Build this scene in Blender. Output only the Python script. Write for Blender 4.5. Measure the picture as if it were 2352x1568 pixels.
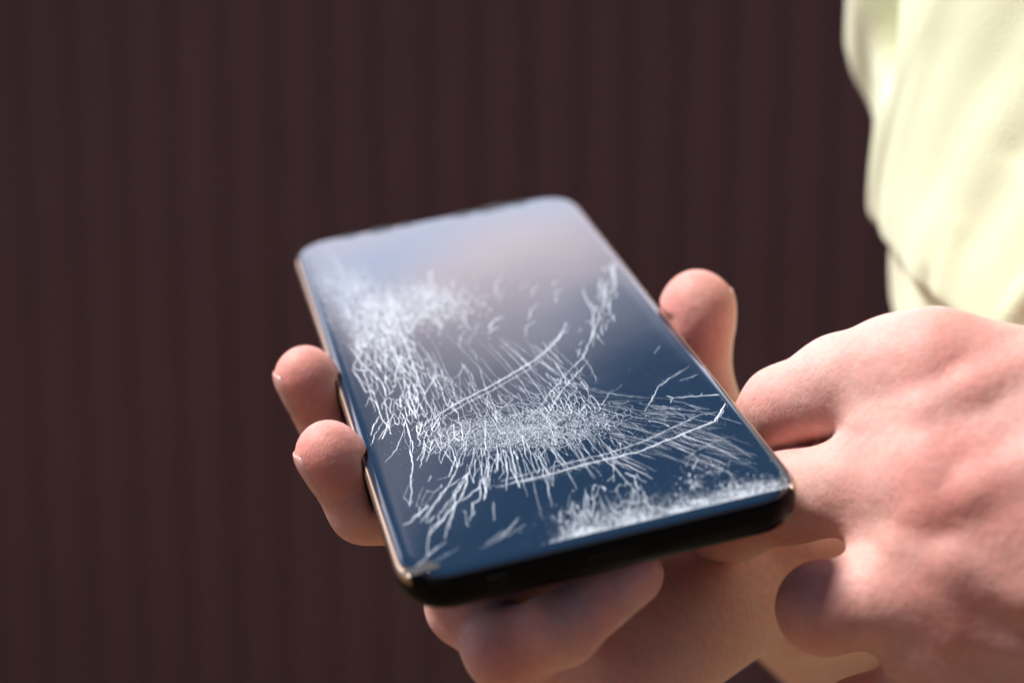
import bpy, bmesh, math, random
import numpy as np
from mathutils import Matrix, Vector

random.seed(7)
RNG = np.random.default_rng(11)
for o in list(bpy.data.objects):
    bpy.data.objects.remove(o, do_unlink=True)
SC = bpy.context.scene
COL = SC.collection

# ------------------------------------------------------------------ camera
FPX = 3600.0                      # focal length in units of a 2352 px wide picture
CAM_Z, PITCH = 1.25, math.radians(9.0)
cam = bpy.data.cameras.new('camera')
cam.sensor_width = 36.0
cam.lens = FPX * 36.0 / 2352.0
cam.clip_start, cam.clip_end = 0.02, 500
cam.dof.use_dof = True
cam.dof.focus_distance = 0.299
cam.dof.aperture_fstop = 6.6
cam.dof.aperture_blades = 0
camo = bpy.data.objects.new('camera', cam)
COL.objects.link(camo)
camo.location = (0, 0, CAM_Z)
camo.rotation_euler = (math.pi / 2 - PITCH, 0, 0)
SC.camera = camo

# ------------------------------------------------------------------ sky and sun
CLOUD_LOC = (4.1, 0.2, 0.0)
CLOUD_BLUE = (32.0, 39.0, 52.0, 1)
CLOUD_PINK = (52.0, 44.0, 46.0, 1)
SUN_EL, SUN_AZ = math.radians(59), math.radians(-84)     # azimuth from +Y towards +X
w = bpy.data.worlds.new('World')
SC.world = w
w.use_nodes = True
wn, wl = w.node_tree.nodes, w.node_tree.links
wn.clear()
wout = wn.new('ShaderNodeOutputWorld')
wbg = wn.new('ShaderNodeBackground')
sky = wn.new('ShaderNodeTexSky')
sky.sky_type = 'NISHITA'
sky.sun_disc = False
sky.sun_elevation = SUN_EL
sky.sun_rotation = SUN_AZ
sky.air_density, sky.dust_density, sky.ozone_density = 0.3, 0.0, 2.0
wbg.inputs['Strength'].default_value = 0.05
# a soft bank of cloud over the far half of the sky, laid out as a flat layer overhead
wtc = wn.new('ShaderNodeTexCoord')
wsep = wn.new('ShaderNodeSeparateXYZ')
wzc = wn.new('ShaderNodeMath'); wzc.operation = 'MAXIMUM'; wzc.inputs[1].default_value = 0.12
wdx = wn.new('ShaderNodeMath'); wdx.operation = 'DIVIDE'
wdy = wn.new('ShaderNodeMath'); wdy.operation = 'DIVIDE'
wcmb = wn.new('ShaderNodeCombineXYZ')
wmap = wn.new('ShaderNodeMapping')
wmap.inputs['Location'].default_value = CLOUD_LOC
wnoise = wn.new('ShaderNodeTexNoise')
wnoise.inputs['Scale'].default_value = 2.2
wnoise.inputs['Detail'].default_value = 3.0
wnoise.inputs['Roughness'].default_value = 0.4
wbank = wn.new('ShaderNodeMath'); wbank.operation = 'MULTIPLY_ADD'
wbank.inputs[1].default_value = 1.1; wbank.inputs[2].default_value = -0.55
wsum = wn.new('ShaderNodeMath'); wsum.operation = 'ADD'
wramp = wn.new('ShaderNodeMapRange'); wramp.interpolation_type = 'SMOOTHSTEP'
wramp.inputs['From Min'].default_value = 0.72
wramp.inputs['From Max'].default_value = 1.30
wmix = wn.new('ShaderNodeMixRGB')
wtint = wn.new('ShaderNodeMixRGB')
wtint.inputs['Color1'].default_value = CLOUD_PINK
wtint.inputs['Color2'].default_value = CLOUD_BLUE
wn2 = wn.new('ShaderNodeTexNoise'); wn2.inputs['Scale'].default_value = 2.6; wn2.inputs['Detail'].default_value = 1.0
wm2 = wn.new('ShaderNodeMapping'); wm2.inputs['Location'].default_value = (7.3, 2.1, 0)
wr2 = wn.new('ShaderNodeMapRange'); wr2.inputs['From Min'].default_value = 0.38; wr2.inputs['From Max'].default_value = 0.62
wl.new(wcmb.outputs[0], wm2.inputs['Vector']); wl.new(wm2.outputs[0], wn2.inputs['Vector'])
wl.new(wn2.outputs['Fac'], wr2.inputs['Value']); wl.new(wr2.outputs[0], wtint.inputs['Fac'])
wl.new(wtint.outputs[0], wmix.inputs['Color2'])
wl.new(wtc.outputs['Generated'], wsep.inputs[0])
wl.new(wsep.outputs['Z'], wzc.inputs[0])
wl.new(wsep.outputs['X'], wdx.inputs[0]); wl.new(wzc.outputs[0], wdx.inputs[1])
wl.new(wsep.outputs['Y'], wdy.inputs[0]); wl.new(wzc.outputs[0], wdy.inputs[1])
wl.new(wdx.outputs[0], wcmb.inputs['X']); wl.new(wdy.outputs[0], wcmb.inputs['Y'])
wl.new(wcmb.outputs[0], wmap.inputs['Vector'])
wl.new(wmap.outputs['Vector'], wnoise.inputs['Vector'])
wl.new(wnoise.outputs['Fac'], wbank.inputs[0])
wl.new(wbank.outputs[0], wsum.inputs[0]); wl.new(wdy.outputs[0], wsum.inputs[1])
wl.new(wsum.outputs[0], wramp.inputs['Value'])
wl.new(wramp.outputs[0], wmix.inputs['Fac'])
wl.new(sky.outputs['Color'], wmix.inputs['Color1'])
wl.new(wmix.outputs['Color'], wbg.inputs['Color'])
wl.new(wbg.outputs['Background'], wout.inputs['Surface'])

sun = bpy.data.lights.new('sun', 'SUN')
sun.energy = 5.0
sun.angle = math.radians(14)
sun.color = (1.0, 0.95, 0.91)
suno = bpy.data.objects.new('sun', sun)
COL.objects.link(suno)
sdir = Vector((math.sin(SUN_AZ) * math.cos(SUN_EL), math.cos(SUN_AZ) * math.cos(SUN_EL), math.sin(SUN_EL)))
suno.rotation_euler = sdir.to_track_quat('Z', 'Y').to_euler()
suno.location = sdir * 5

vs = SC.view_settings
vs.view_transform = 'Standard'
vs.look = 'None'
vs.gamma = 1
vs.use_curve_mapping = False
vs.exposure = 0.45
SC.cycles.use_denoising = True
SC.cycles.max_bounces = 8
SC.cycles.transparent_max_bounces = 48

# ------------------------------------------------------------------ frames of reference
# "view" millimetres: x right, y down, z forward from the lens; converted to world metres
CW = np.array([[1, 0, 0],
               [0, -math.sin(PITCH), math.cos(PITCH)],
               [0, -math.cos(PITCH), -math.sin(PITCH)]])      # columns: right, down, forward
CAMP = np.array([0, 0, CAM_Z])


def P(px, py, z):
    """picture point (2352 px wide) at distance z mm -> view millimetres"""
    return np.array([(px - 1176.0) * z / FPX, (py - 784.0) * z / FPX, z])


def to_world(v):
    return np.asarray(v, float) @ CW.T * 0.001 + CAMP


PU = np.array([0.9643497, -0.20203542, 0.17091326])
PV = np.array([-0.24348111, -0.42439516, 0.87212711])
PN = np.array([-0.10366581, -0.88264967, -0.45845716])
PC = np.array([-1.7274, 0.6960, 329.1205])
PW, PH, PT = 72.0, 152.0, 8.2


def Q(u, v, n):
    """phone millimetres (u across, v along, n up from the glass) -> view millimetres"""
    return PC + PU * u + PV * v + PN * n


def to_phone(p):
    d = np.asarray(p) - PC
    return np.array([d @ PU, d @ PV, d @ PN])


def on_glass(px, py):
    """picture point -> u, v on the glass"""
    d = P(px, py, 1000.0)
    t = (PC @ PN) / (d @ PN)
    q = to_phone(d * t)
    return q[0], q[1]


# ------------------------------------------------------------------ helpers
def mesh_obj(name, verts, faces, mat, parent=None, smooth=True, attrs=None):
    me = bpy.data.meshes.new(name)
    me.from_pydata([tuple(v) for v in verts], [], [tuple(f) for f in faces])
    me.update()
    if smooth:
        me.polygons.foreach_set('use_smooth', [True] * len(me.polygons))
    for k, a in (attrs or {}).items():
        at = me.attributes.new(k, 'FLOAT', 'POINT')
        at.data.foreach_set('value', np.asarray(a, np.float32))
    o = bpy.data.objects.new(name, me)
    COL.objects.link(o)
    if mat:
        me.materials.append(mat)
    if parent:
        o.parent = parent
        o.matrix_parent_inverse = Matrix.Identity(4)
    return o


def bm_obj(name, bm, mat, parent=None, smooth=False):
    me = bpy.data.meshes.new(name)
    bm.normal_update()
    bm.to_mesh(me)
    bm.free()
    if smooth:
        me.polygons.foreach_set('use_smooth', [True] * len(me.polygons))
    o = bpy.data.objects.new(name, me)
    COL.objects.link(o)
    me.materials.append(mat)
    if parent:
        o.parent = parent
    return o


def empty(name, loc):
    o = bpy.data.objects.new(name, None)
    o.location = loc
    o.empty_display_size = 0.01
    COL.objects.link(o)
    return o


def material(name, color, rough=0.5, **kw):
    m = bpy.data.materials.new(name)
    m.use_nodes = True
    b = m.node_tree.nodes['Principled BSDF']
    b.inputs['Base Color'].default_value = (*color, 1)
    b.inputs['Roughness'].default_value = rough
    for k, v in kw.items():
        b.inputs[k].default_value = v
    return m


def nodes_of(m):
    nt = m.node_tree
    return nt.nodes, nt.links, nt.nodes['Principled BSDF']


# ------------------------------------------------------------------ materials
def skin_material():
    m = material('skin', (0.6, 0.38, 0.3), 0.54)
    n, l, b = nodes_of(m)
    b.inputs['Subsurface Weight'].default_value = 1.0
    b.inputs['Subsurface Radius'].default_value = (1.0, 0.30, 0.16)
    b.inputs['Subsurface Scale'].default_value = 0.0022
    b.inputs['Specular IOR Level'].default_value = 0.38
    tc = n.new('ShaderNodeTexCoord')
    at = n.new('ShaderNodeAttribute'); at.attribute_name = 'flush'
    n1 = n.new('ShaderNodeTexNoise'); n1.inputs['Scale'].default_value = 95; n1.inputs['Detail'].default_value = 4
    add = n.new('ShaderNodeMath'); add.operation = 'MULTIPLY_ADD'
    add.inputs[1].default_value = 0.95; add.inputs[2].default_value = -0.38
    add2 = n.new('ShaderNodeMath'); add2.operation = 'ADD'; add2.use_clamp = True
    mix = n.new('ShaderNodeMixRGB')
    mix.inputs['Color1'].default_value = (0.69, 0.415, 0.365, 1)
    mix.inputs['Color2'].default_value = (0.66, 0.22, 0.185, 1)
    l.new(tc.outputs['Object'], n1.inputs['Vector'])
    l.new(n1.outputs['Fac'], add.inputs[0])
    l.new(add.outputs[0], add2.inputs[0]); l.new(at.outputs['Fac'], add2.inputs[1])
    l.new(add2.outputs[0], mix.inputs['Fac'])
    # fine freckled mottling
    n2 = n.new('ShaderNodeTexNoise'); n2.inputs['Scale'].default_value = 700; n2.inputs['Detail'].default_value = 3
    r2 = n.new('ShaderNodeMapRange'); r2.inputs['From Min'].default_value = 0.3; r2.inputs['From Max'].default_value = 0.7
    r2.inputs['To Min'].default_value = 0.93; r2.inputs['To Max'].default_value = 1.05
    mul = n.new('ShaderNodeMixRGB'); mul.blend_type = 'MULTIPLY'; mul.inputs['Fac'].default_value = 1
    l.new(tc.outputs['Object'], n2.inputs['Vector']); l.new(n2.outputs['Fac'], r2.inputs['Value'])
    l.new(mix.outputs[0], mul.inputs['Color1']); l.new(r2.outputs[0], mul.inputs['Color2'])
    l.new(mul.outputs[0], b.inputs['Base Color'])
    # creased skin relief: small cells, plus fine lines
    vo = n.new('ShaderNodeTexVoronoi'); vo.feature = 'DISTANCE_TO_EDGE'; vo.inputs['Scale'].default_value = 620
    mp = n.new('ShaderNodeMapping'); mp.inputs['Scale'].default_value = (1.0, 1.5, 0.6)
    nz = n.new('ShaderNodeTexNoise'); nz.inputs['Scale'].default_value = 260; nz.inputs['Detail'].default_value = 5
    vm = n.new('ShaderNodeMixRGB'); vm.blend_type = 'ADD'; vm.inputs['Fac'].default_value = 0.004
    l.new(tc.outputs['Object'], mp.inputs['Vector'])
    l.new(mp.outputs[0], vm.inputs['Color1']); l.new(nz.outputs['Color'], vm.inputs['Color2'])
    l.new(vm.outputs[0], vo.inputs['Vector']); l.new(tc.outputs['Object'], nz.inputs['Vector'])
    mr = n.new('ShaderNodeMapRange'); mr.inputs['From Max'].default_value = 0.12
    l.new(vo.outputs['Distance'], mr.inputs['Value'])
    bp = n.new('ShaderNodeBump'); bp.inputs['Strength'].default_value = 0.27; bp.inputs['Distance'].default_value = 0.0002
    l.new(mr.outputs[0], bp.inputs['Height'])
    bp2 = n.new('ShaderNodeBump'); bp2.inputs['Strength'].default_value = 0.5; bp2.inputs['Distance'].default_value = 0.0006
    l.new(nz.outputs['Fac'], bp2.inputs['Height']); l.new(bp.outputs[0], bp2.inputs['Normal'])
    l.new(bp2.outputs[0], b.inputs['Normal'])
    return m


M_SKIN = skin_material()
M_NAIL = material("nail", (0.68, 0.36, 0.33), 0.25)
_n, _l, _b = nodes_of(M_NAIL)
_b.inputs['Subsurface Weight'].default_value = 0.6
_b.inputs['Subsurface Radius'].default_value = (1, .35, .2)
_b.inputs['Subsurface Scale'].default_value = 0.0015


def cloth_material():
    m = material('pale_yellow_green_cloth', (0.80, 0.82, 0.50), 0.9)
    n, l, b = nodes_of(m)
    b.inputs['Specular IOR Level'].default_value = 0.15
    b.inputs['Sheen Weight'].default_value = 0.25
    tc = n.new('ShaderNodeTexCoord')
    no = n.new('ShaderNodeTexNoise'); no.inputs['Scale'].default_value = 30; no.inputs['Detail'].default_value = 3
    mx = n.new('ShaderNodeMixRGB')
    mx.inputs['Color1'].default_value = (0.68, 0.725, 0.47, 1)
    mx.inputs['Color2'].default_value = (0.73, 0.755, 0.53, 1)
    l.new(tc.outputs['Object'], no.inputs['Vector']); l.new(no.outputs['Fac'], mx.inputs['Fac'])
    l.new(mx.outputs[0], b.inputs['Base Color'])
    wv = n.new('ShaderNodeTexNoise'); wv.inputs['Scale'].default_value = 1400; wv.inputs['Detail'].default_value = 2
    l.new(tc.outputs['Object'], wv.inputs['Vector'])
    bp = n.new('ShaderNodeBump'); bp.inputs['Strength'].default_value = 0.3; bp.inputs['Distance'].default_value = 0.0005
    l.new(wv.outputs['Fac'], bp.inputs['Height']); l.new(bp.outputs[0], b.inputs['Normal'])
    return m


M_CLOTH = cloth_material()


def glass_material():
    m = material('dark_screen_glass', (0.011, 0.027, 0.056), 0.03)
    n, l, b = nodes_of(m)
    b.inputs['IOR'].default_value = 1.75
    tc = n.new('ShaderNodeTexCoord')
    nz = n.new('ShaderNodeTexNoise'); nz.inputs['Scale'].default_value = 40; nz.inputs['Detail'].default_value = 2
    bp = n.new('ShaderNodeBump'); bp.inputs['Strength'].default_value = 0.08; bp.inputs['Distance'].default_value = 0.0006
    l.new(tc.outputs['Object'], nz.inputs['Vector']); l.new(nz.outputs['Fac'], bp.inputs['Height'])
    l.new(bp.outputs[0], b.inputs['Normal'])
    # smeared finger grease
    n2 = n.new('ShaderNodeTexNoise'); n2.inputs['Scale'].default_value = 90; n2.inputs['Detail'].default_value = 6
    mr = n.new('ShaderNodeMapRange'); mr.inputs['From Min'].default_value = .35; mr.inputs['From Max'].default_value = .75
    mr.inputs['To Min'].default_value = .02; mr.inputs['To Max'].default_value = .10
    l.new(tc.outputs['Object'], n2.inputs['Vector']); l.new(n2.outputs['Fac'], mr.inputs['Value'])
    l.new(mr.outputs[0], b.inputs['Roughness'])
    return m


M_GLASS = glass_material()
M_FRAME = material('black_phone_frame', (0.004, 0.004, 0.005), 0.28)
_n, _l, _b = nodes_of(M_FRAME)
_b.inputs['Specular IOR Level'].default_value = 0.07
M_PORT = material('dark_port_metal', (0.006, 0.006, 0.0065), 0.5, **{'Specular IOR Level': 0.1})


def crack_material():
    m = bpy.data.materials.new('fractured_glass')
    m.use_nodes = True
    nt = m.node_tree
    n, l = nt.nodes, nt.links
    b = n['Principled BSDF']
    out = n['Material Output']
    b.inputs['Base Color'].default_value = (0.78, 0.86, 0.96, 1)
    b.inputs['Roughness'].default_value = 0.35
    b.inputs['IOR'].default_value = 1.6
    tr = n.new('ShaderNodeBsdfTransparent')
    at = n.new('ShaderNodeAttribute'); at.attribute_name = 'crack_amount'
    mx = n.new('ShaderNodeMixShader')
    l.new(at.outputs['Fac'], mx.inputs['Fac'])
    l.new(tr.outputs[0], mx.inputs[1]); l.new(b.outputs[0], mx.inputs[2])
    l.new(mx.outputs[0], out.inputs['Surface'])
    return m


M_CRACK = crack_material()


def fence_material():
    m = material('brown_coated_steel', (0.045, 0.021, 0.020), 0.42)
    n, l, b = nodes_of(m)
    tc = n.new('ShaderNodeTexCoord')
    no = n.new('ShaderNodeTexNoise'); no.inputs['Scale'].default_value = 1.6; no.inputs['Detail'].default_value = 6
    mx = n.new('ShaderNodeMixRGB')
    mx.inputs['Color1'].default_value = (0.118, 0.056, 0.070, 1)
    mx.inputs['Color2'].default_value = (0.205, 0.100, 0.118, 1)
    l.new(tc.outputs['Object'], no.inputs['Vector']); l.new(no.outputs['Fac'], mx.inputs['Fac'])
    l.new(mx.outputs[0], b.inputs['Base Color'])
    return m


M_FENCE = fence_material()


def ground_material():
    m = material('trodden_earth', (0.2, 0.15, 0.1), 0.95)
    n, l, b = nodes_of(m)
    tc = n.new('ShaderNodeTexCoord')
    no = n.new('ShaderNodeTexNoise'); no.inputs['Scale'].default_value = 6; no.inputs['Detail'].default_value = 8
    mx = n.new('ShaderNodeMixRGB')
    mx.inputs['Color1'].default_value = (0.11, 0.064, 0.026, 1)
    mx.inputs['Color2'].default_value = (0.16, 0.096, 0.04, 1)
    l.new(tc.outputs['Object'], no.inputs['Vector']); l.new(no.outputs['Fac'], mx.inputs['Fac'])
    l.new(mx.outputs[0], b.inputs['Base Color'])
    return m


M_GROUND = ground_material()

# ------------------------------------------------------------------ setting: ground and fence
g = mesh_obj('ground', [(-150, -150, 0), (150, -150, 0), (150, 150, 0), (-150, 150, 0)], [(0, 1, 2, 3)], M_GROUND, smooth=False)
g['kind'] = 'structure'

FENCE_Y = 2.3
PITCH_RIB = 0.0735
fence = empty('corrugated_fence', (0, FENCE_Y, 0))
fence['label'] = 'dark brown corrugated metal fence blurred behind the phone'
fence['category'] = 'fence'


def fence_sheet(name, x0, nrib, z0, z1, yoff):
    prof = []
    for k in range(nrib):
        b0 = x0 + k * PITCH_RIB
        # trapezoid rib with softened bends
        for fx, fy in ((0.00, 0.0002), (0.20, 0.0), (0.27, -0.002), (0.40, -0.0115), (0.47, -0.0128),
                       (0.72, -0.0128), (0.79, -0.0115), (0.93, -0.002)):
            prof.append((b0 + fx * PITCH_RIB, fy + yoff))
    prof.append((x0 + nrib * PITCH_RIB, yoff))
    t = 0.0007
    v, f = [], []
    npf = len(prof)
    for (x, y) in prof:
        v += [(x, y - t, z0), (x, y - t, z1), (x, y + t, z0), (x, y + t, z1)]
    for i in range(npf - 1):
        a, c = 4 * i, 4 * i + 4
        f += [(a, c, c + 1, a + 1), (a + 3, c + 3, c + 2, a + 2), (a + 1, c + 1, c + 3, a + 3), (a, a + 2, c + 2, c)]
    f += [(0, 1, 3, 2), (4 * npf - 4, 4 * npf - 2, 4 * npf - 1, 4 * npf - 3)]
    return mesh_obj(name, v, f, M_FENCE, fence, smooth=False)


for k in range(9):
    fence_sheet('metal_sheet', -4.608 + k * 14 * PITCH_RIB - k * 0.0003, 14, 0.05, 2.0, 0.0018 * (k % 2))
for zz in (0.45, 1.6):
    bm = bmesh.new()
    bmesh.ops.create_cube(bm, size=1, matrix=Matrix.Translation((0.02, 0.028, zz)) @ Matrix.Diagonal((9.2, 0.04, 0.04, 1)))
    bm_obj('rail', bm, M_FENCE, fence)
for xx in (-4.4, -2.2, 0.0, 2.2, 4.4):
    bm = bmesh.new()
    bmesh.ops.create_cube(bm, size=1, matrix=Matrix.Translation((xx, 0.08, 0.98)) @ Matrix.Diagonal((0.06, 0.06, 1.96, 1)))
    bm_obj('post', bm, M_FENCE, fence)


# ------------------------------------------------------------------ distance-field flesh
def smin(a, b, k):
    h = np.clip(0.5 + 0.5 * (b - a) / k, 0, 1)
    return b + (a - b) * h - k * h * (1 - h)


def smax(a, b, k):
    return -smin(-a, -b, k)


def cone(X, a, b, ra, rb):
    a, b = np.asarray(a, np.float32), np.asarray(b, np.float32)
    ab = b - a
    t = np.clip(((X - a) @ ab) / max(ab @ ab, 1e-6), 0, 1)
    d = X - a - t[:, None] * ab
    return np.sqrt((d * d).sum(1)) - (ra + (rb - ra) * t)


def ellipsoid(X, c, axes, radii):
    q = (X - np.asarray(c, np.float32)) @ np.asarray(axes, np.float32).T
    k0 = np.sqrt(((q / radii) ** 2).sum(1))
    k1 = np.sqrt(((q / (np.asarray(radii) ** 2)) ** 2).sum(1)) + 1e-6
    return k0 * (k0 - 1) / k1


def chain(X, pts, k=2.0):
    d = None
    for (a, ra), (b, rb) in zip(pts[:-1], pts[1:]):
        e = cone(X, a, b, ra, rb)
        d = e if d is None else smin(d, e, k)
    return d


def surface_nets(fn, lo, hi, h, refine=2):
    lo, hi = np.asarray(lo, float), np.asarray(hi, float)
    n = np.ceil((hi - lo) / h).astype(int) + 1
    D = np.empty(n, np.float32)
    ys, zs = np.arange(n[1]) * h + lo[1], np.arange(n[2]) * h + lo[2]
    Yg, Zg = np.meshgrid(ys, zs, indexing='ij')
    # coarse pass: skip slabs far from the surface
    step = 8
    for i0 in range(0, n[0], step):
        ii = np.arange(i0, min(i0 + step, n[0]))
        xs = ii * h + lo[0]
        X = np.empty((len(ii), n[1], n[2], 3), np.float32)
        X[..., 0] = xs[:, None, None]; X[..., 1] = Yg; X[..., 2] = Zg
        # evaluate every 4th sample first, refine only where near
        c = X[:, ::4, ::4].reshape(-1, 3)
        dc = fn(c).reshape(len(ii), len(ys[::4]), len(zs[::4]))
        full = np.repeat(np.repeat(dc, 4, 1), 4, 2)[:, :n[1], :n[2]].copy()
        near = np.abs(full) < 8 * h
        full[near] = fn(X[near])
        D[ii] = full
    S = D < 0
    cn = n - 1
    cs = np.zeros(cn, np.int8)
    for dx in (0, 1):
        for dy in (0, 1):
            for dz in (0, 1):
                cs += S[dx:dx + cn[0], dy:dy + cn[1], dz:dz + cn[2]]
    act = (cs > 0) & (cs < 8)
    idx = np.full(cn, -1, np.int64)
    ci = np.argwhere(act)
    idx[act] = np.arange(len(ci))
    acc = np.zeros((len(ci), 3)); cnt = np.zeros(len(ci))
    corners = np.array([[x, y, z] for x in (0, 1) for y in (0, 1) for z in (0, 1)])
    for i in range(8):
        for j in range(i + 1, 8):
            if np.abs(corners[i] - corners[j]).sum() != 1:
                continue
            a = ci + corners[i]; b = ci + corners[j]
            da = D[a[:, 0], a[:, 1], a[:, 2]]; db = D[b[:, 0], b[:, 1], b[:, 2]]
            m = (da < 0) != (db < 0)
            t = np.where(m, da / np.where(m, da - db, 1), 0)
            acc += np.where(m[:, None], a + t[:, None] * (b - a), 0)
            cnt += m
    V = acc / cnt[:, None] * h + lo
    F = []
    for ax in range(3):
        o1, o2 = [(1, 2), (2, 0), (0, 1)][ax]
        sl = [slice(None)] * 3; sl2 = [slice(None)] * 3
        sl[ax] = slice(0, -1); sl2[ax] = slice(1, None)
        e = S[tuple(sl)] != S[tuple(sl2)]
        ed = np.argwhere(e)
        ok = (ed[:, o1] > 0) & (ed[:, o2] > 0) & (ed[:, o1] < cn[o1]) & (ed[:, o2] < cn[o2]) & (ed[:, ax] < cn[ax])
        ed = ed[ok]
        u1 = np.zeros(3, int); u1[o1] = 1
        u2 = np.zeros(3, int); u2[o2] = 1
        q = []
        for off in (-u1 - u2, -u2, 0 * u1, -u1):
            p = ed + off
            q.append(idx[p[:, 0], p[:, 1], p[:, 2]])
        q = np.stack(q, 1)
        flip = ~S[ed[:, 0], ed[:, 1], ed[:, 2]]
        q[flip] = q[flip][:, ::-1]
        F.append(q)
    F = np.concatenate(F)
    for _ in range(refine):
        d0 = fn(V.astype(np.float32))
        eps = 0.15
        G = np.stack([fn((V + eps * np.eye(3)[i]).astype(np.float32)) - d0 for i in range(3)], 1) / eps
        g2 = (G * G).sum(1).clip(0.2)
        V = V - np.clip((d0 / g2), -0.6 * h, 0.6 * h)[:, None] * G
    return V, F


def nrm(v):
    return np.asarray(v) / np.linalg.norm(v)

# ---- right hand: lies under the phone, thumb at its right edge, four fingers curling up round its left edge
A_TIP, A_DIP, A_PIP, A_MCP = Q(-41.9, 3.8, 0.2), Q(-37.3, -0.5, -14.0), Q(-15, 0, -18.5), Q(20, -7, -24)
B_TIP, B_DIP, B_PIP, B_MCP = Q(-41.8, -28.8, 0.0), Q(-36.8, -32.5, -11.0), Q(-17, -32, -18.5), Q(18, -28, -27)
D_TIP, D_DIP, D_PIP, D_MCP = P(1400, 1285, 292), P(1235, 1340, 290), P(1075, 1385, 284), P(1345, 1480, 306)
C_TIP, C_DIP, C_PIP, C_MCP = P(1450, 1318, 276), P(1290, 1442, 271), P(1160, 1492, 276), P(1375, 1598, 296)
T_TIP, T_IP, T_MCP, T_CMC = Q(43.6, 0.2, -1.1), Q(40.0, -3.5, -16.2), P(1655, 1065, 340), P(1775, 1225, 347)
R_WRI = P(1795, 1295, 350)
R_ELB = np.array([150.0, 122.0, 545.0])

R_FINGERS = [
    [(A_TIP, 6.2), (A_DIP, 6.7), (A_PIP, 7.9), (A_MCP, 9.0)],
    [(B_TIP, 6.1), (B_DIP, 6.7), (B_PIP, 7.9), (B_MCP, 9.0)],
    [(D_TIP, 6.0), (D_DIP, 6.8), (D_PIP, 7.4), (D_MCP, 9.0)],
    [(C_TIP, 5.6), (C_DIP, 6.3), (C_PIP, 6.9), (C_MCP, 8.5)],
    [(T_TIP, 7.6), (T_IP, 8.0), (T_MCP, 10.0), (T_CMC, 14.0)],
]
PAD_R = []
for tip, dip, palm in ((A_TIP, A_DIP, PU - .5 * PV), (B_TIP, B_DIP, PU - .5 * PV), (T_TIP, T_IP, -PU - .4 * PV)):
    ax = nrm(tip - dip)
    pl = nrm(palm - ax * (palm @ ax))
    PAD_R.append((tip - ax * 2.5 + pl * 1.2, np.stack([ax, pl, np.cross(ax, pl)]),
                  np.array([8.2, 5.6, 6.4]) if tip is not T_TIP else np.array([10.5, 7.6, 8.6])))


def f_right(X):
    palm = cone(X, A_MCP, R_WRI, 9, 14)
    for m_, r_ in ((B_MCP, 9.5), (D_MCP, 9.5), (C_MCP, 9.5)):
        palm = smin(palm, cone(X, m_, R_WRI, r_, 12.5), 5)
    palm = smin(palm, cone(X, T_MCP, T_CMC, 10, 14), 6)
    palm = smin(palm, cone(X, T_CMC, R_WRI, 14, 17), 8)
    palm = smin(palm, cone(X, C_MCP, P(1690, 1350, 335), 9.0, 11.5), 6)
    palm = smin(palm, cone(X, R_WRI, R_WRI + 0.42 * (R_ELB - R_WRI), 19, 25), 8)
    d = None
    for i, fg in enumerate(R_FINGERS):
        e = chain(X, fg, 2.2)
        if i in (0, 1, 4):
            c_, a_, r_ = PAD_R[(0, 1, None, None, 2)[i]]
            e = smin(e, ellipsoid(X, c_, a_, r_), 2.0)
        e = smin(e, palm, 5.0)
        d = e if d is None else smin(d, e, 0.9)
    d = smin(d, cone(X, D_PIP, C_PIP, 6.6, 6.2), 2.0)
    # keep the flesh out of the phone: it is pressed flat where it touches
    q = X - PC.astype(np.float32)
    u, v, n = q @ PU.astype(np.float32), q @ PV.astype(np.float32), q @ PN.astype(np.float32)
    du, dv, dn = np.abs(u) - PW / 2 - 0.05, np.abs(v) - PH / 2 - 0.05, np.abs(n + PT / 2) - PT / 2 - 0.05
    ph = np.minimum(np.maximum(np.maximum(du, dv), dn), 0) + np.sqrt(np.maximum(du, 0) ** 2 + np.maximum(dv, 0) ** 2 + np.maximum(dn, 0) ** 2)
    d = smax(d, -ph, 1.2)
    return d


# ---- left hand: in front, back of the hand to the lens, fingers bent away under the phone's lower corner
I_MCP, I_PIP, I_DIP, I_TIP = P(2150, 848, 286), P(1800, 938, 306), P(1690, 1050, 322), P(1610, 1090, 334)
M_MCP, M_PIP, M_DIP, M_TIP = P(2150, 1100, 278), P(1818, 1139, 301), P(1690, 1200, 314), P(1610, 1230, 326)
G_MCP, G_PIP, G_DIP, G_TIP = P(2180, 1340, 275), P(1892, 1396, 281), P(1900, 1415, 303), P(2010, 1425, 309)
K_MCP, K_PIP, K_DIP, K_TIP = P(2210, 1570, 280), P(1975, 1650, 288), P(1990, 1660, 303), P(2070, 1660, 309)
H_TIP, H_IP, H_MCP, H_CMC = P(2030, 960, 318), P(2180, 930, 316), P(2480, 900, 305), P(2850, 960, 278)
L_WRI = P(2960, 1170, 262)
L_ELB = np.array([345.0, 60.0, 232.0])
L_FINGERS = [
    [(I_TIP, 6.2), (I_DIP, 7.0), (I_PIP, 8.0), (0.6 * I_PIP + 0.4 * I_MCP + np.array([0, -1.3, 0]), 9.6), (0.25 * I_PIP + 0.75 * I_MCP + np.array([0, -1.4, 0]), 10.2), (I_MCP, 10.4)],
    [(M_TIP, 6.2), (M_DIP, 7.2), (M_PIP, 8.5), (0.5 * (M_PIP + M_MCP) + np.array([0, -0.4, 0]), 9.1), (M_MCP, 10.2)],
    [(G_TIP, 5.8), (G_DIP, 6.8), (G_PIP, 7.9), (0.5 * (G_PIP + G_MCP), 8.2), (G_MCP, 9.8)],
    [(K_TIP, 5.2), (K_DIP, 6.0), (K_PIP, 7.0), (K_MCP, 9.0)],
    [(H_TIP, 7.4), (H_IP, 8.0), (H_MCP, 9.5), (H_CMC, 13.0)],
]
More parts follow.
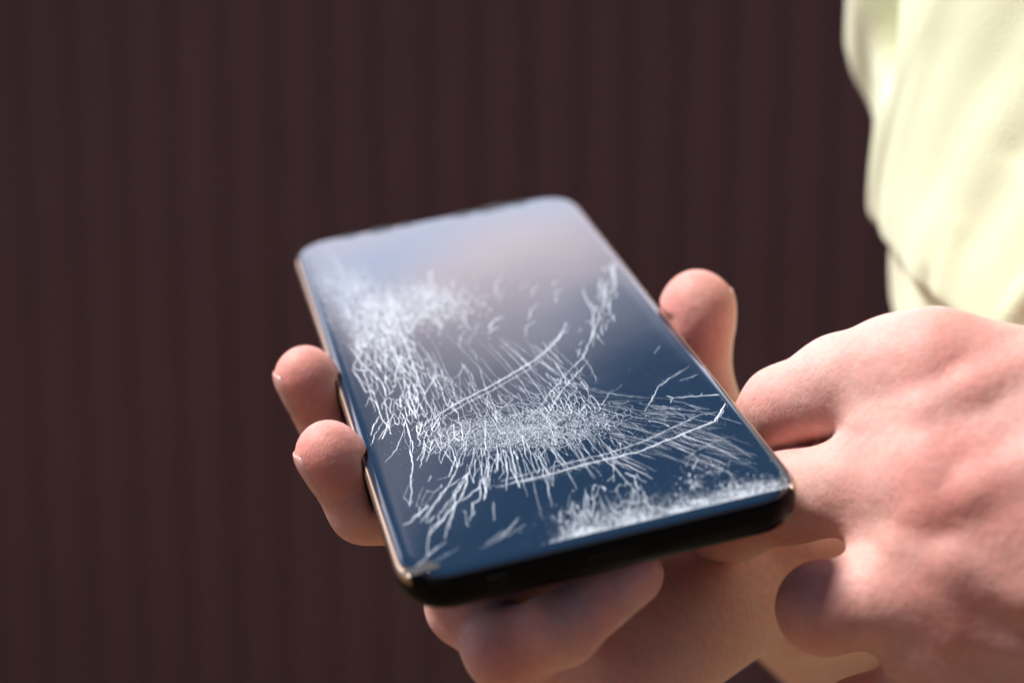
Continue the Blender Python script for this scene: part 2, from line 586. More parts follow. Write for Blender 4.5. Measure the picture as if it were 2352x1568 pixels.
L_META = [(I_MCP, P(2960, 1040, 267), 10.5), (M_MCP, P(2970, 1130, 260), 10.5), (G_MCP, P(2970, 1220, 258), 10.0), (K_MCP, P(2950, 1320, 266), 9.5)]
WEBS = [(P(2030, 985, 288), 7.0), (P(2035, 1235, 284), 6.5), (P(2100, 1470, 278), 6.0)]
# extensor tendons and a vein over the back of the hand
TENDONS = []


def f_left(X):
    palm = None
    for a, b, r in L_META:
        e = cone(X, a, b, r, 12)
        palm = e if palm is None else smin(palm, e, 15)
    palm = smin(palm, cone(X, H_MCP, H_CMC, 9.5, 13), 8)
    palm = smin(palm, cone(X, L_WRI, L_WRI + 0.35 * (L_ELB - L_WRI), 19, 23.2), 9)
    palm = smin(palm, cone(X, 0.5 * (I_MCP + K_MCP) + np.array([8, 0, 6]), L_WRI, 16, 17), 9)
    for c_, r_ in WEBS:
        palm = smin(palm, cone(X, c_, c_ + np.array([14, 0, -1]), r_, r_ + 2), 7)
    for a, b, r in TENDONS:
        palm = smin(palm, cone(X, a, b, r, r), 4.5)
    d = None
    for fg in L_FINGERS:
        e = chain(X, fg, 3.0)
        e = smin(e, palm, 4.5)
        d = e if d is None else smin(d, e, 0.7)
    q = X - PC.astype(np.float32)
    u, v, n = q @ PU.astype(np.float32), q @ PV.astype(np.float32), q @ PN.astype(np.float32)
    du, dv, dn = np.abs(u) - PW / 2 - 0.05, np.abs(v) - PH / 2 - 0.05, np.abs(n + PT / 2) - PT / 2 - 0.05
    ph = np.minimum(np.maximum(np.maximum(du, dv), dn), 0) + np.sqrt(np.maximum(du, 0) ** 2 + np.maximum(dv, 0) ** 2 + np.maximum(dn, 0) ** 2)
    d = smax(d, -ph, 1.2)
    return d


def on_back(px, py):
    """point on the back of the left hand seen at a picture point"""
    d = P(px, py, 1.0)
    t = 225.0
    for _ in range(60):
        t += 0.7 * float(f_left((d * t)[None].astype(np.float32))[0])
    return d * t


_lines = []
for pts, r in (([(2130, 950), (2250, 897), (2420, 822)], 1.5), ([(2140, 1178), (2250, 1136), (2420, 1060)], 1.7),
               ([(2085, 1265), (2200, 1300), (2380, 1372), (2500, 1410)], 1.8), ([(2215, 1450), (2420, 1500)], 1.5)):
    q = [on_back(*p) + np.array([0, 0, 2.1 * r]) for p in pts]
    _lines += [(a_, b_, r) for a_, b_ in zip(q[:-1], q[1:])]
TENDONS += _lines


# ---- arms and trunk, inside the shirt and out of the picture
TC, TR = np.array([224.0, 0.0, 391.0]), 124.0


def f_body(X):
    d = cone(X, R_WRI + 0.3 * (R_ELB - R_WRI), R_ELB, 24, 33)
    d = smin(d, cone(X, R_ELB, np.array([250., -250., 500.]), 33, 42), 10)
    e = cone(X, L_WRI + 0.25 * (L_ELB - L_WRI), L_ELB, 22.8, 32)
    e = smin(e, cone(X, L_ELB, np.array([300., -250., 285.]), 32, 42), 10)
    d = smin(d, e, 4)
    t = cone(X, np.array([236., -215., 393.]), np.array([236., 330., 393.]), 104, 108)
    return smin(d, t, 14)


def flush_of(V, spots):
    f = np.zeros(len(V))
    for c, r, a in spots:
        f = np.maximum(f, a * np.exp(-((V - c) ** 2).sum(1) / r ** 2))
    return f


H_FINE = 0.8
Vr, Fr = surface_nets(f_right, (-75, -40, 240), (150, 150, 470), H_FINE)
Vl, Fl = surface_nets(f_left, (25, -22, 205), (236, 100, 345), H_FINE)
Vb, Fb = surface_nets(f_body, (20, -330, 170), (400, 450, 560), 4.0, 1)
FL_R = flush_of(Vr, [(A_TIP, 9, .85), (B_TIP, 9, .85), (T_TIP, 11, .8), (C_TIP, 8, .6), (C_PIP - np.array([0, 0, 5]), 9, .5), (D_PIP, 9, .4)])
FL_L = flush_of(Vl, [(I_MCP - np.array([0, 2, 10]), 12, .45), (M_MCP - np.array([0, 0, 10]), 13, .45), (G_MCP - np.array([0, 0, 10]), 12, .4),
                     (I_PIP, 9, .5), (M_PIP, 9, .5), (G_PIP, 9, .45), (0.5 * (I_MCP + M_MCP), 10, .3)])
V = np.concatenate([Vr, Vl, Vb])
F = np.concatenate([Fr, Fl + len(Vr), Fb + len(Vr) + len(Vl)])
FLUSH = np.concatenate([FL_R, FL_L, np.zeros(len(Vb))])

ROOT = to_world((236, 450, 393))
person = empty('person', ROOT)
person['label'] = 'person in a pale yellow-green shirt holding the cracked phone in both hands'
person['category'] = 'person'
body = mesh_obj('body', to_world(V) - ROOT, F, M_SKIN, person, attrs={'flush': FLUSH})


def fingernail(tip, dip, dorsal, r, length, width, field, over=1.0):
    """a curved nail plate that follows the back of a fingertip, its free edge a little past the flesh"""
    ax = nrm(tip - dip)
    do = nrm(dorsal - ax * (np.asarray(dorsal) @ ax))
    si = np.cross(ax, do)
    nu, nv = 18, 16
    S_, T_ = np.meshgrid(np.linspace(0, 1, nu + 1), np.linspace(-1, 1, nv + 1), indexing='ij')
    end = np.abs(S_ - 0.5) * 2
    wd = width * (1 - 0.45 * np.clip((end - 0.62) / 0.38, 0, 1) ** 2)
    ang = T_ * wd / r * 0.5
    pos = (S_ - 1) * length + r * 0.62
    cen = tip + ax * np.minimum(pos, 0)[..., None]
    lean = np.clip(pos, 0, None) / r
    di = do * np.cos(ang)[..., None] + si * np.sin(ang)[..., None] + ax * lean[..., None] * 1.15
    di = (di / np.linalg.norm(di, axis=-1)[..., None]).reshape(-1, 3)
    cen = cen.reshape(-1, 3)
    t = np.full(len(cen), r * 2.2)
    for _ in range(24):
        t -= 0.8 * field((cen + di * t[:, None]).astype(np.float32))
    rise = -0.15 + 0.3 * np.clip(np.minimum(S_.ravel() / .3, (1 - np.abs(T_.ravel())) / .25), 0, 1) + 0.2 * np.clip(S_.ravel() - .75, 0, 1) * 4 * over
    outer = cen + di * (t + rise)[:, None]
    inner = cen + di * (t - 0.5)[:, None]
    V_ = np.concatenate([outer, inner])
    F_ = []
    m_ = (nu + 1) * (nv + 1)
    for i in range(nu):
        for j in range(nv):
            a = i * (nv + 1) + j
            F_.append((a, a + 1, a + nv + 2, a + nv + 1))
            F_.append((m_ + a, m_ + a + nv + 1, m_ + a + nv + 2, m_ + a + 1))
    rim = [j for j in range(nv + 1)] + [i * (nv + 1) + nv for i in range(1, nu + 1)] + \
          [nu * (nv + 1) + j for j in range(nv - 1, -1, -1)] + [i * (nv + 1) for i in range(nu - 1, 0, -1)]
    for a, b in zip(rim, rim[1:] + rim[:1]):
        F_.append((b, a, m_ + a, m_ + b))
    o = mesh_obj('fingernail', to_world(V_) - ROOT, F_, M_NAIL, None)
    o.parent = body
    return o


fingernail(A_TIP, A_DIP, -PU + 0.05 * PV, 6.3, 11, 10.5, f_right)
fingernail(B_TIP, B_DIP, -PU + 0.05 * PV, 6.2, 11, 10.5, f_right)
fingernail(T_TIP, T_IP, PU + 0.2 * PV, 7.8, 13, 13, f_right)
fingernail(C_TIP, C_DIP, np.array([0.05, 0.25, -0.95]), 5.6, 9, 8.5, f_right)
fingernail(D_TIP, D_DIP, np.array([0.15, 0.55, -0.9]), 6.0, 10, 10, f_right)

# ------------------------------------------------------------------ shirt
def shirt():
    nth, ny = 420, 200
    ys = np.linspace(-262, 330, ny)
    ys = np.sort(np.concatenate([ys, np.linspace(-105, 20, 240)]))
    th = np.linspace(-np.pi, np.pi, nth, endpoint=False)
    # more samples round the side that faces the lens
    th = th - 0.8 * np.sin(th)            # dense near th = 0
    th0 = math.atan2(0.226, -0.974)       # direction (x, z) of the contour side
    # contour in the picture -> offset of the cloth
    cy = np.array([-60, 0, 89, 164, 234, 281, 375, 469, 506, 553, 609, 680, 731, 800], float)
    cx = np.array([1975, 1963, 1945, 1963, 2003, 2016, 2008, 1997, 2005, 2024, 2019, 2022, 2033, 2040], float)
    Yc = (cy - 784) * 420 / FPX
    off = (cx - 2010) * 420 / FPX
    V_ = []
    TH, YY = np.meshgrid(th, ys)
    s = TH * 130.0                         # arc length in mm from the contour side
    yf = np.linspace(Yc[0], Yc[-1], 400)
    of = np.interp(yf, Yc, off)
    ker = np.exp(-np.linspace(-2, 2, 31) ** 2); ker /= ker.sum()
    of = np.convolve(np.pad(of, 15, mode='edge'), ker, 'valid')
    o_ = np.interp(YY + 0.75 * np.clip(s, 0, None), yf, of)
    near = np.exp(-(s / 46.0) ** 2)
    R_ = 130 - o_ * near
    # th > 0 turns towards the lens
    def ridge(x0, y0, x1, y1, wdt, amp, l0=0.15):
        """soft fold along a line in (arc, height)"""
        dx, dy = x1 - x0, y1 - y0
        L = math.hypot(dx, dy)
        t = ((s - x0) * dx + (YY - y0) * dy) / L ** 2
        dist = ((s - x0) * -dy + (YY - y0) * dx) / L
        fade = 1 / (1 + np.exp(-(t) / l0 * 3)) * 1 / (1 + np.exp(-(1 - t) / l0 * 3))
        return amp * np.exp(-(dist / wdt) ** 2) * fade
    for a in (
        (28, -118, 30, -69, 4.6, -30), (16, -110, 18, -66, 6, 2.0), (52, -88, 70, -108, 5, -4),
        (42, -8, 80, -52, 7, 1.8), (58, -30, 108, -88, 8, -2.6), (40, -48, 78, -98, 6, 1.6),
        (72, -20, 112, -60, 7, -2.4), (30, -34, 62, -70, 7, -1.4), (95, -75, 130, -110, 9, 3.0),
        (86, -4, 106, -24, 2.6, 2.2), (92, 0, 114, -22, 4.5, -3.2), (88, -38, 96, -60, 6, -2.0),
        (60, -8, 70, -28, 4, 1.2), (50, 0, 56, -16, 3.5, -1.4), (130, -60, 90, 20, 9, -3),
    ):
        R_ = R_ + ridge(*a) * (0.62 if abs(a[5]) < 5 else 1.0)
    # the loose front edge: a lower layer shows under it
    lay = ((s - 12) * -18 + (YY + 27) * 48) / math.hypot(48, 18)
    R_ = R_ - 3.2 / (1 + np.exp(-lay / 0.8)) * np.exp(-np.clip(s - 62, 0, None) / 8) * (YY < 30)
    # shoulders close in towards the collar, a slight flare at the hem
    top = np.clip((-185 - YY) / 75, 0, 1)
    R_ = R_ * (1 - 0.52 * top ** 2) + 6 * np.clip((YY - 200) / 130, 0, 1)
    ang = th0 + TH                      # increasing angle must turn towards -z (the lens)
    X = TC[0] + R_ * np.cos(ang)
    Z = TC[2] + R_ * np.sin(ang)
    V_ = np.stack([X, YY, Z], -1).reshape(-1, 3)
    n_t, n_y = nth, len(ys)
    I = np.arange(n_y - 1)[:, None] * n_t + np.arange(n_t)[None]
    J = np.arange(n_y - 1)[:, None] * n_t + (np.arange(n_t)[None] + 1) % n_t
    F_ = np.stack([I, J, J + n_t, I + n_t], -1).reshape(-1, 4)
    o = mesh_obj('shirt', to_world(V_) - ROOT, F_, M_CLOTH, person)
    md = o.modifiers.new('cloth_thickness', 'SOLIDIFY')
    md.thickness = 0.0012
    md.offset = 0
    return o


sh = shirt()


def sleeve(a, b, r0, r1, name='sleeve'):
    a, b = np.asarray(a, float), np.asarray(b, float)
    ax = nrm(b - a)
    e1 = nrm(np.cross(ax, [0, 0.3, 1])); e2 = np.cross(ax, e1)
    nu, nv = 40, 48
    V_, F_ = [], []
    for i in range(nu + 1):
        t = i / nu
        for j in range(nv):
            q = 2 * math.pi * j / nv
            r = r0 + (r1 - r0) * t + 1.6 * math.sin(3 * q + 9 * t) * math.sin(7 * t + q)
            V_.append(a + (b - a) * t + r * (math.cos(q) * e1 + math.sin(q) * e2))
    for i in range(nu):
        for j in range(nv):
            k = (j + 1) % nv
            F_.append((i * nv + j, i * nv + k, (i + 1) * nv + k, (i + 1) * nv + j))
    o = mesh_obj(name, to_world(np.array(V_)) - ROOT, F_, M_CLOTH, None)
    o.parent = sh
    md = o.modifiers.new('cloth_thickness', 'SOLIDIFY'); md.thickness = 0.0012
    return o


sleeve((300, -235, 290), (325, -90, 262), 52, 50)
sleeve((250, -240, 492), (205, -90, 505), 52, 50)

# ------------------------------------------------------------------ phone
PM = Matrix(np.vstack([np.hstack([np.stack([CW @ PU, CW @ PV, CW @ PN], 1), to_world(PC)[:, None]]), [0, 0, 0, 1]]).tolist())
phone = empty('smartphone', (0, 0, 0))
phone.matrix_world = PM
phone['label'] = 'black smartphone with a badly shattered glass screen held in the hands'
phone['category'] = 'smartphone'


def rr_outline(wd, ht, rad, seg=14):
    pts = []
    for cx, cy, a0 in ((wd / 2 - rad, ht / 2 - rad, 0), (-wd / 2 + rad, ht / 2 - rad, 90),
                       (-wd / 2 + rad, -ht / 2 + rad, 180), (wd / 2 - rad, -ht / 2 + rad, 270)):
        for k in range(seg + 1):
            a = math.radians(a0 + 90 * k / seg)
            pts.append((cx + rad * math.cos(a), cy + rad * math.sin(a)))
    return pts


def loft(name, rings, mat, parent, cap0=True, cap1=True, smooth=True, rough=0.0):
    """rings: list of (inset, n) of the rounded rectangle, in mm"""
    V_, F_ = [], []
    m_ = None
    for ins, n in rings:
        o_ = rr_outline(PW - 2 * ins, PH - 2 * ins, max(9.0 - ins, 1.0))
        m_ = len(o_)
        for x, y in o_:
            if rough and 0 < len(V_):
                k_ = rough * (3.2 if (y > PH / 2 - 3 or (x < -PW / 2 + 8 and y < -PH / 2 + 8)) else 1.0)
                j_ = RNG.uniform(0, k_)
                x, y = x * (1 - j_ / 36), y * (1 - j_ / 76)
            V_.append((x * .001, y * .001, n * .001))
    for i in range(len(rings) - 1):
        for j in range(m_):
            k = (j + 1) % m_
            F_.append((i * m_ + j, i * m_ + k, (i + 1) * m_ + k, (i + 1) * m_ + j))
    if cap0:
        F_.append(tuple(range(m_ - 1, -1, -1)))
    if cap1:
        F_.append(tuple(range((len(rings) - 1) * m_, len(rings) * m_)))
    o = mesh_obj(name, V_, F_, mat, parent, smooth=smooth)
    return o


loft('housing', [(5.0, -8.2), (3.0, -8.05), (1.5, -7.5), (0.6, -6.6), (0.15, -5.4), (0.0, -4.2), (0.05, -3.2),
                 (0.2, -2.3), (0.45, -1.6), (0.75, -1.1), (1.0, -0.9)], M_FRAME, phone)
M_RIM = material('bronze_metal_rim', (0.50, 0.37, 0.29), 0.42, Metallic=1.0)
RAIL = [(0.3, -2.9), (0.02, -2.75), (-0.04, -2.3), (0.06, -1.7), (0.3, -1.25), (0.6, -0.98), (0.75, -1.1)]
for side in (-1, 1):                      # metal rails along the two long sides
    V_, F_ = [], []
    for ins, n_ in RAIL:
        o_ = [p for p in rr_outline(PW - 2 * ins, PH - 2 * ins, 9.0 - ins) if p[0] * side > PW / 2 - 2.4]
        o_.sort(key=lambda p: p[1])
        o_ = [o_[k] for k in range(len(o_))]
        V_ += [(x * .001, y * .001, n_ * .001) for x, y in o_]
    m_ = len(V_) // len(RAIL)
    for i in range(len(RAIL) - 1):
        for j in range(m_ - 1):
            F_.append((i * m_ + j, i * m_ + j + 1, (i + 1) * m_ + j + 1, (i + 1) * m_ + j)[::(1 if side > 0 else -1)])
    mesh_obj('side_rail', V_, F_, M_RIM, phone)
scr = loft('screen', [(1.2, -1.2), (0.85, -1.0), (0.75, -0.85), (0.85, -0.62), (1.15, -0.36), (1.7, -0.15), (2.4, -0.04), (3.2, 0.0)], M_GLASS, phone, rough=0.10)
scr['label'] = 'dark blue shattered glass screen'


def box_child(name, c, size, mat, bev=0.0004, parent=phone):
    bm = bmesh.new()
    bmesh.ops.create_cube(bm, size=1, matrix=Matrix.Translation([x * .001 for x in c]) @ Matrix.Diagonal([x * .001 for x in size] + [1]))
    bmesh.ops.bevel(bm, geom=bm.edges[:], offset=bev, segments=3, affect='EDGES', profile=0.5)
    return bm_obj(name, bm, mat, parent, smooth=True)


box_child('charging_port', (0, -75.9, -4.0), (9.0, 0.5, 2.8), M_PORT, 0.0002)
box_child('speaker_grille', (18, -75.9, -4.0), (13, 0.4, 1.3), M_PORT, 0.00015)
box_child('headphone_socket', (-20, -75.9, -4.0), (3.6, 0.4, 3.6), M_PORT, 0.00015)
box_child('volume_button', (-35.85, 27, -3.2), (0.5, 22, 2.0), M_FRAME, 0.0002)
box_child('power_button', (36.0, 24, -3.2), (0.9, 9, 2.2), M_FRAME, 0.0003)

# ------------------------------------------------------------------ cracks in the glass
class Ribbons:
    """thin raised slivers of fractured glass lying in the screen surface (phone millimetres)"""
    def __init__(self):
        self.v, self.f, self.a = [], [], []

    def line(self, pts, wd, dens, tilt=0.5, taper=True, lift=0.03):
        pts = np.asarray(pts, float)
        n = len(pts)
        if n < 2:
            return
        tg = np.gradient(pts, axis=0)
        tg /= np.linalg.norm(tg, axis=1)[:, None] + 1e-9
        nn = np.stack([-tg[:, 1], tg[:, 0]], 1)
        b = len(self.v)
        tl = RNG.uniform(-tilt, tilt)
        for i in range(n):
            w_ = wd * RNG.uniform(0.6, 1.35) * 0.33
            if taper:
                w_ *= 0.25 + 0.75 * math.sin(math.pi * (0.06 + 0.88 * i / (n - 1)))
            dz = w_ * tl
            h = lift + abs(dz)
            for sgn in (-1, 1):
                p = pts[i] + nn[i] * w_ * sgn
                u_, v_ = np.clip(p[0], -33.4, 33.4), np.clip(p[1], -73.4, 73.4)
                self.v.append((u_ * .001, v_ * .001, (h + sgn * dz) * .001))
                self.a.append(float(np.clip(dens * RNG.uniform(.75, 1.2), 0, 1)))
        for i in range(n - 1):
            k = b + 2 * i
            self.f.append((k, k + 1, k + 3, k + 2))

    def chip(self, c, r, dens, asp=0.6):
        c = np.clip(c, (-33.2, -73.2), (33.2, 73.2))
        r = min(r, 0.6)
        b = len(self.v)
        n = RNG.integers(3, 6)
        a0 = RNG.uniform(0, 6.28)
        rot = RNG.uniform(0, 6.28)
        tx, ty = RNG.uniform(-.35, .35, 2)
        for k in range(n):
            a = a0 + 6.283 * k / n
            x, y = r * math.cos(a) * RNG.uniform(.6, 1.2), r * asp * math.sin(a) * RNG.uniform(.6, 1.2)
            x, y = x * math.cos(rot) - y * math.sin(rot), x * math.sin(rot) + y * math.cos(rot)
            self.v.append(((c[0] + x) * .001, (c[1] + y) * .001, (0.03 + r * .55 + x * tx + y * ty) * .001))
            self.a.append(dens)
        self.f.append(tuple(range(b, b + n)))

    def build(self, name, kind=None):
        o = mesh_obj(name, self.v, self.f, M_CRACK, scr, smooth=False, attrs={'crack_amount': self.a})
        if kind:
            o['kind'] = kind
        return o


def jag(pts_px, step=1.2, amp=0.12, px=True):
    """picture polyline -> jagged polyline on the glass"""
    q = np.array([on_glass(*p) for p in pts_px]) if px else np.asarray(pts_px, float)
    out = []
    for a, b in zip(q[:-1], q[1:]):
        n = max(2, int(np.linalg.norm(b - a) / step))
        for k in range(n):
            out.append(a + (b - a) * k / n)
    out.append(q[-1])
    out = np.array(out)
    out[1:-1] += RNG.normal(0, amp, out[1:-1].shape)
    return out


LONG = [
    ([(960, 985), (1040, 930), (1140, 880), (1230, 826), (1262, 800), (1290, 768), (1300, 740)], 0.36, .95),
    ([(968, 992), (1046, 940), (1146, 888), (1240, 832)], 0.2, .9),
    ([(1225, 950), (1262, 905), (1290, 872), (1340, 818), (1372, 740), (1388, 690), (1380, 640)], 0.24, .75),
    ([(1252, 962), (1278, 915), (1305, 880), (1352, 828)], 0.22, .75),
    ([(1140, 1118), (1250, 1092), (1370, 1060), (1470, 1036), (1560, 1000), (1640, 968), (1668, 925), (1668, 905), (1620, 908), (1545, 914), (1540, 925)], 0.42, .85),
    ([(1150, 1105), (1270, 1072), (1400, 1040), (1480, 1012), (1560, 975), (1600, 955), (1650, 945)], 0.26, .7),
    ([(1290, 876), (1390, 900), (1450, 912), (1545, 916)], 0.13, .8),
    ([(1320, 890), (1400, 905), (1480, 912)], 0.10, .6),
    ([(1480, 945), (1500, 915), (1510, 890), (1545, 865), (1582, 842)], 0.22, .75),
    ([(1560, 875), (1580, 868), (1605, 860)], 0.18, .8),
    ([(1660, 905), (1672, 925), (1690, 938), (1700, 945)], 0.15, .7),
    ([(1560, 1060), (1600, 1035), (1650, 1010), (1690, 1000)], 0.2, .45),
    ([(1320, 800), (1340, 820), (1360, 850), (1372, 880)], 0.14, .7),
    ([(1232, 826), (1262, 845), (1280, 862)], 0.24, .75),
]
for pts, wd, de in LONG:
    rb = Ribbons()
    q = jag(pts, 0.8, 0.09)
    rb.line(q, wd, de, 0.3)
    if wd > 0.2:
        for _ in range(int(wd * 14)):
            i0 = RNG.integers(0, max(1, len(q) - 6)); i1 = min(len(q), i0 + RNG.integers(4, 14))
            rb.line(q[i0:i1] + RNG.normal(0, wd * .9, 2) + RNG.normal(0, .06, (i1 - i0, 2)), wd * .4, de * .8, .4)
    # little feathers along the crack
    for p, t in zip(q[:-1], np.diff(q, axis=0)):
        if RNG.random() < 0.55:
            d = np.array([-t[1], t[0]]) * RNG.choice([-1, 1]) * RNG.uniform(.2, .9) + t * RNG.uniform(-.6, 1.6)
            rb.line(np.array([p, p + d * RNG.uniform(.4, 1.2), p + d * RNG.uniform(1.2, 2.0)]), wd * .4, de * .7)
    rb.build('long_crack')

fine = Ribbons()
G2 = lambda p: np.array(on_glass(*p))


def streaks(p0, p1, dirpx, n, len_rng, wd, dens, spread=0.15, curve=0.0, amp=0.06):
    """n streaks starting along p0-p1 and running along dirpx (all in picture px)"""
    p0, p1 = np.array(p0, float), np.array(p1, float)
    d0, d1 = (np.array(dirpx[0], float), np.array(dirpx[1], float))
    for _ in range(n):
        t = RNG.random()
        a = p0 + (p1 - p0) * t + RNG.normal(0, 9, 2)
        d = d0 + (d1 - d0) * t
        d = d / np.linalg.norm(d)
        an = RNG.normal(0, spread)
        d = np.array([d[0] * math.cos(an) - d[1] * math.sin(an), d[0] * math.sin(an) + d[1] * math.cos(an)])
        L = RNG.uniform(*len_rng)
        nrm_ = np.array([-d[1], d[0]])
        c = RNG.normal(curve, 0.08) * L
        pp = [a + d * L * k / 5 + nrm_ * c * (k / 5) ** 2 for k in range(6)]
        fine.line(jag(pp, 1.0, amp), wd * RNG.uniform(.6, 1.4), dens * RNG.uniform(.5, 1.1))


from mathutils.geometry import delaunay_2d_cdt


def net(pts, direction, aspect, wd, dens, keep=0.75, maxlen=80, mask=None, amp=0.05, grow=None):
    """cell edges round scattered points, cells drawn out along a direction (picture px)"""
    d = np.array(direction, float); d /= np.linalg.norm(d)
    e = np.array([-d[1], d[0]])
    B = np.stack([d / aspect, e])                   # px -> cell space
    Bi = np.linalg.inv(B)
    q = np.asarray(pts) @ B.T
    vs_, _, tris, *_ = delaunay_2d_cdt([Vector(p) for p in q], [], [], 0, 1e-6)
    vs_ = np.array([v[:] for v in vs_])
    cc_, edges = [], {}
    for ti, t in enumerate(tris):
        a, b, c = vs_[t[0]], vs_[t[1]], vs_[t[2]]
        D = 2 * (a[0] * (b[1] - c[1]) + b[0] * (c[1] - a[1]) + c[0] * (a[1] - b[1]))
        if abs(D) < 1e-6:
            cc_.append((a + b + c) / 3)
        else:
            a2, b2, c2 = a @ a, b @ b, c @ c
            cc_.append(np.array([(a2 * (b[1] - c[1]) + b2 * (c[1] - a[1]) + c2 * (a[1] - b[1])) / D,
                                 (a2 * (c[0] - b[0]) + b2 * (a[0] - c[0]) + c2 * (b[0] - a[0])) / D]))
        for i in range(3):
            edges.setdefault(tuple(sorted((t[i], t[(i + 1) % 3]))), []).append(ti)
    for _, tt in edges.items():
        if len(tt) != 2 or RNG.random() > keep:
            continue
        p, r = cc_[tt[0]] @ Bi.T, cc_[tt[1]] @ Bi.T
        L = np.linalg.norm(p - r)
        if L > maxlen or L < 1.5 or (mask is not None and not (mask(p) and mask(r))):
            continue
        g = 1.0 if grow is None else grow((p + r) / 2)
        m_ = (p + r) / 2 + RNG.normal(0, .05, 2) * L
        fine.line(jag([p, m_, r], .7, amp), wd * RNG.uniform(.4, 1.5) * g, min(1, dens * RNG.uniform(.55, 1.2)), .5, taper=False)
        if RNG.random() < .35:                      # a bright knot where cracks meet
            fine.chip(G2(p), wd * RNG.uniform(.6, 1.1), min(1, dens * 1.1))


def ell(c, rx, ry, n, tiltk=0.0, power=.5):
    r = RNG.random(n) ** power
    a = RNG.uniform(0, 6.283, n)
    x, y = r * np.cos(a) * rx, r * np.sin(a) * ry
    return np.stack([c[0] + x, c[1] + y + tiltk * x], 1)


def quad(p00, p10, p11, p01, n):
    s_, t_ = RNG.random(n)[:, None], RNG.random(n)[:, None]
    p00, p10, p11, p01 = [np.array(p, float) for p in (p00, p10, p11, p01)]
    return (p00 * (1 - s_) + p10 * s_) * (1 - t_) + (p01 * (1 - s_) + p11 * s_) * t_


def powder(c, rx, ry, n, size, dens, tiltk=0.0):
    for p in np.array(c) + RNG.normal(0, .5, (n, 2)) * [rx, ry]:
        p[1] += tiltk * (p[0] - c[0])
        fine.chip(G2(p), RNG.uniform(.4, 1.4) * size, RNG.uniform(.4, 1.2) * dens)


# 1. crushed patch in the middle of the screen, a fine net that opens outwards
cc = np.array([1195, 988.0])
net(np.concatenate([ell(cc, 220, 46, 1100, -.10, .6), ell(cc + [10, -8], 260, 62, 200, -.10, .5)]), (1, -.15), 1.8, .085, .85, .8, 60)
net(ell(cc + [15, -4], 195, 36, 700, -.10, .6), (1, .2), 2.2, .065, .85, .75, 50)
powder(cc + [10, 4], 220, 40, 5200, .075, .75, -.10)
# 2. hanging teeth below it: they fan out, fork and bend
def teeth(n, x0, x1, yb, ang0, ang1, Lr, wd, dens, bend):
    for _ in range(n):
        t = RNG.random()
        a = np.array([x0 + (x1 - x0) * t, yb(t) + RNG.normal(0, 9)])
        an = ang0 + (ang1 - ang0) * t + RNG.normal(0, .10)
        L = RNG.uniform(*Lr) * RNG.uniform(.5, 1.1)
        pp, p = [a], a
        for k in range(5):
            an += bend * RNG.uniform(.2, 1.3) + RNG.normal(0, .08)
            p = p + np.array([math.sin(an), math.cos(an)]) * L / 5
            pp.append(p)
        fine.line(jag(pp, .8, .06), wd * RNG.uniform(.5, 1.5), dens * RNG.uniform(.55, 1.15), .6)
        if RNG.random() < .35:
            k = RNG.integers(2, 5)
            an2 = an + RNG.choice([-1, 1]) * RNG.uniform(.3, .8)
            e = pp[k] + np.array([math.sin(an2), math.cos(an2)]) * L * RNG.uniform(.2, .45)
            fine.line(jag([pp[k], (pp[k] + e) / 2 + RNG.normal(0, 2, 2), e], .7, .06), wd * .7, dens * .8)


teeth(12, 1050, 1200, lambda t: 1030 + 8 * t, -.05, .25, (70, 150), .20, .75, -.03)
teeth(12, 1180, 1380, lambda t: 1030 - 25 * t, .3, .8, (50, 130), .16, .65, .04)
net(quad((1030, 1005), (1130, 1012), (1140, 1100), (1040, 1085), 24), (-.05, 1), 3.4, .16, .85, .72, 95)
net(quad((1110, 1010), (1230, 1015), (1290, 1100), (1130, 1110), 34), (.35, 1), 4.0, .15, .8, .7, 100)
net(quad((1220, 1010), (1400, 985), (1480, 1040), (1290, 1085), 50), (.85, 1), 4.2, .12, .75, .66, 100)
# 3. drawn-out cells coming in from the upper left
net(quad((890, 790), (1000, 800), (1090, 950), (930, 960), 66), (.45, 1), 4.0, .15, .85, .72, 120)
net(quad((990, 850), (1090, 880), (1210, 950), (1060, 970), 80), (.65, 1), 4.6, .10, .85, .68, 80)
net(quad((1150, 905), (1260, 890), (1300, 940), (1170, 960), 60), (.9, .6), 3.0, .09, .75, .7, 60)
streaks((1000, 760), (1180, 790), ((.85, .75), (.85, .75)), 8, (110, 230), .24, .45, .04, .05)
streaks((1130, 770), (1290, 800), ((.9, .8), (.8, .8)), 6, (50, 130), .26, .45, .06, -.06)
streaks((1150, 860), (1300, 890), ((.9, .5), (.9, .4)), 10, (30, 90), .14, .5, .06)
# 4. net at the head of the double crack, hairlines running level to the right
net(quad((1262, 872), (1330, 852), (1400, 950), (1240, 960), 90), (.8, 1), 2.4, .15, .8, .7, 55)
net(quad((1330, 915), (1640, 930), (1640, 1000), (1390, 1020), 110), (1, .2), 9.0, .075, .7, .6, 190)
streaks((1320, 900), (1400, 990), ((1, .10), (1, .26)), 18, (60, 240), .085, .7, .04)
streaks((1440, 925), (1600, 1010), ((1, .12), (1, .34)), 22, (30, 150), .10, .6, .05)
streaks((1390, 1055), (1600, 985), ((1, .45), (1, .42)), 30, (25, 110), .13, .5, .06)
streaks((1560, 1060), (1660, 1000), ((1, .36), (1, .36)), 22, (40, 130), .17, .35, .05)
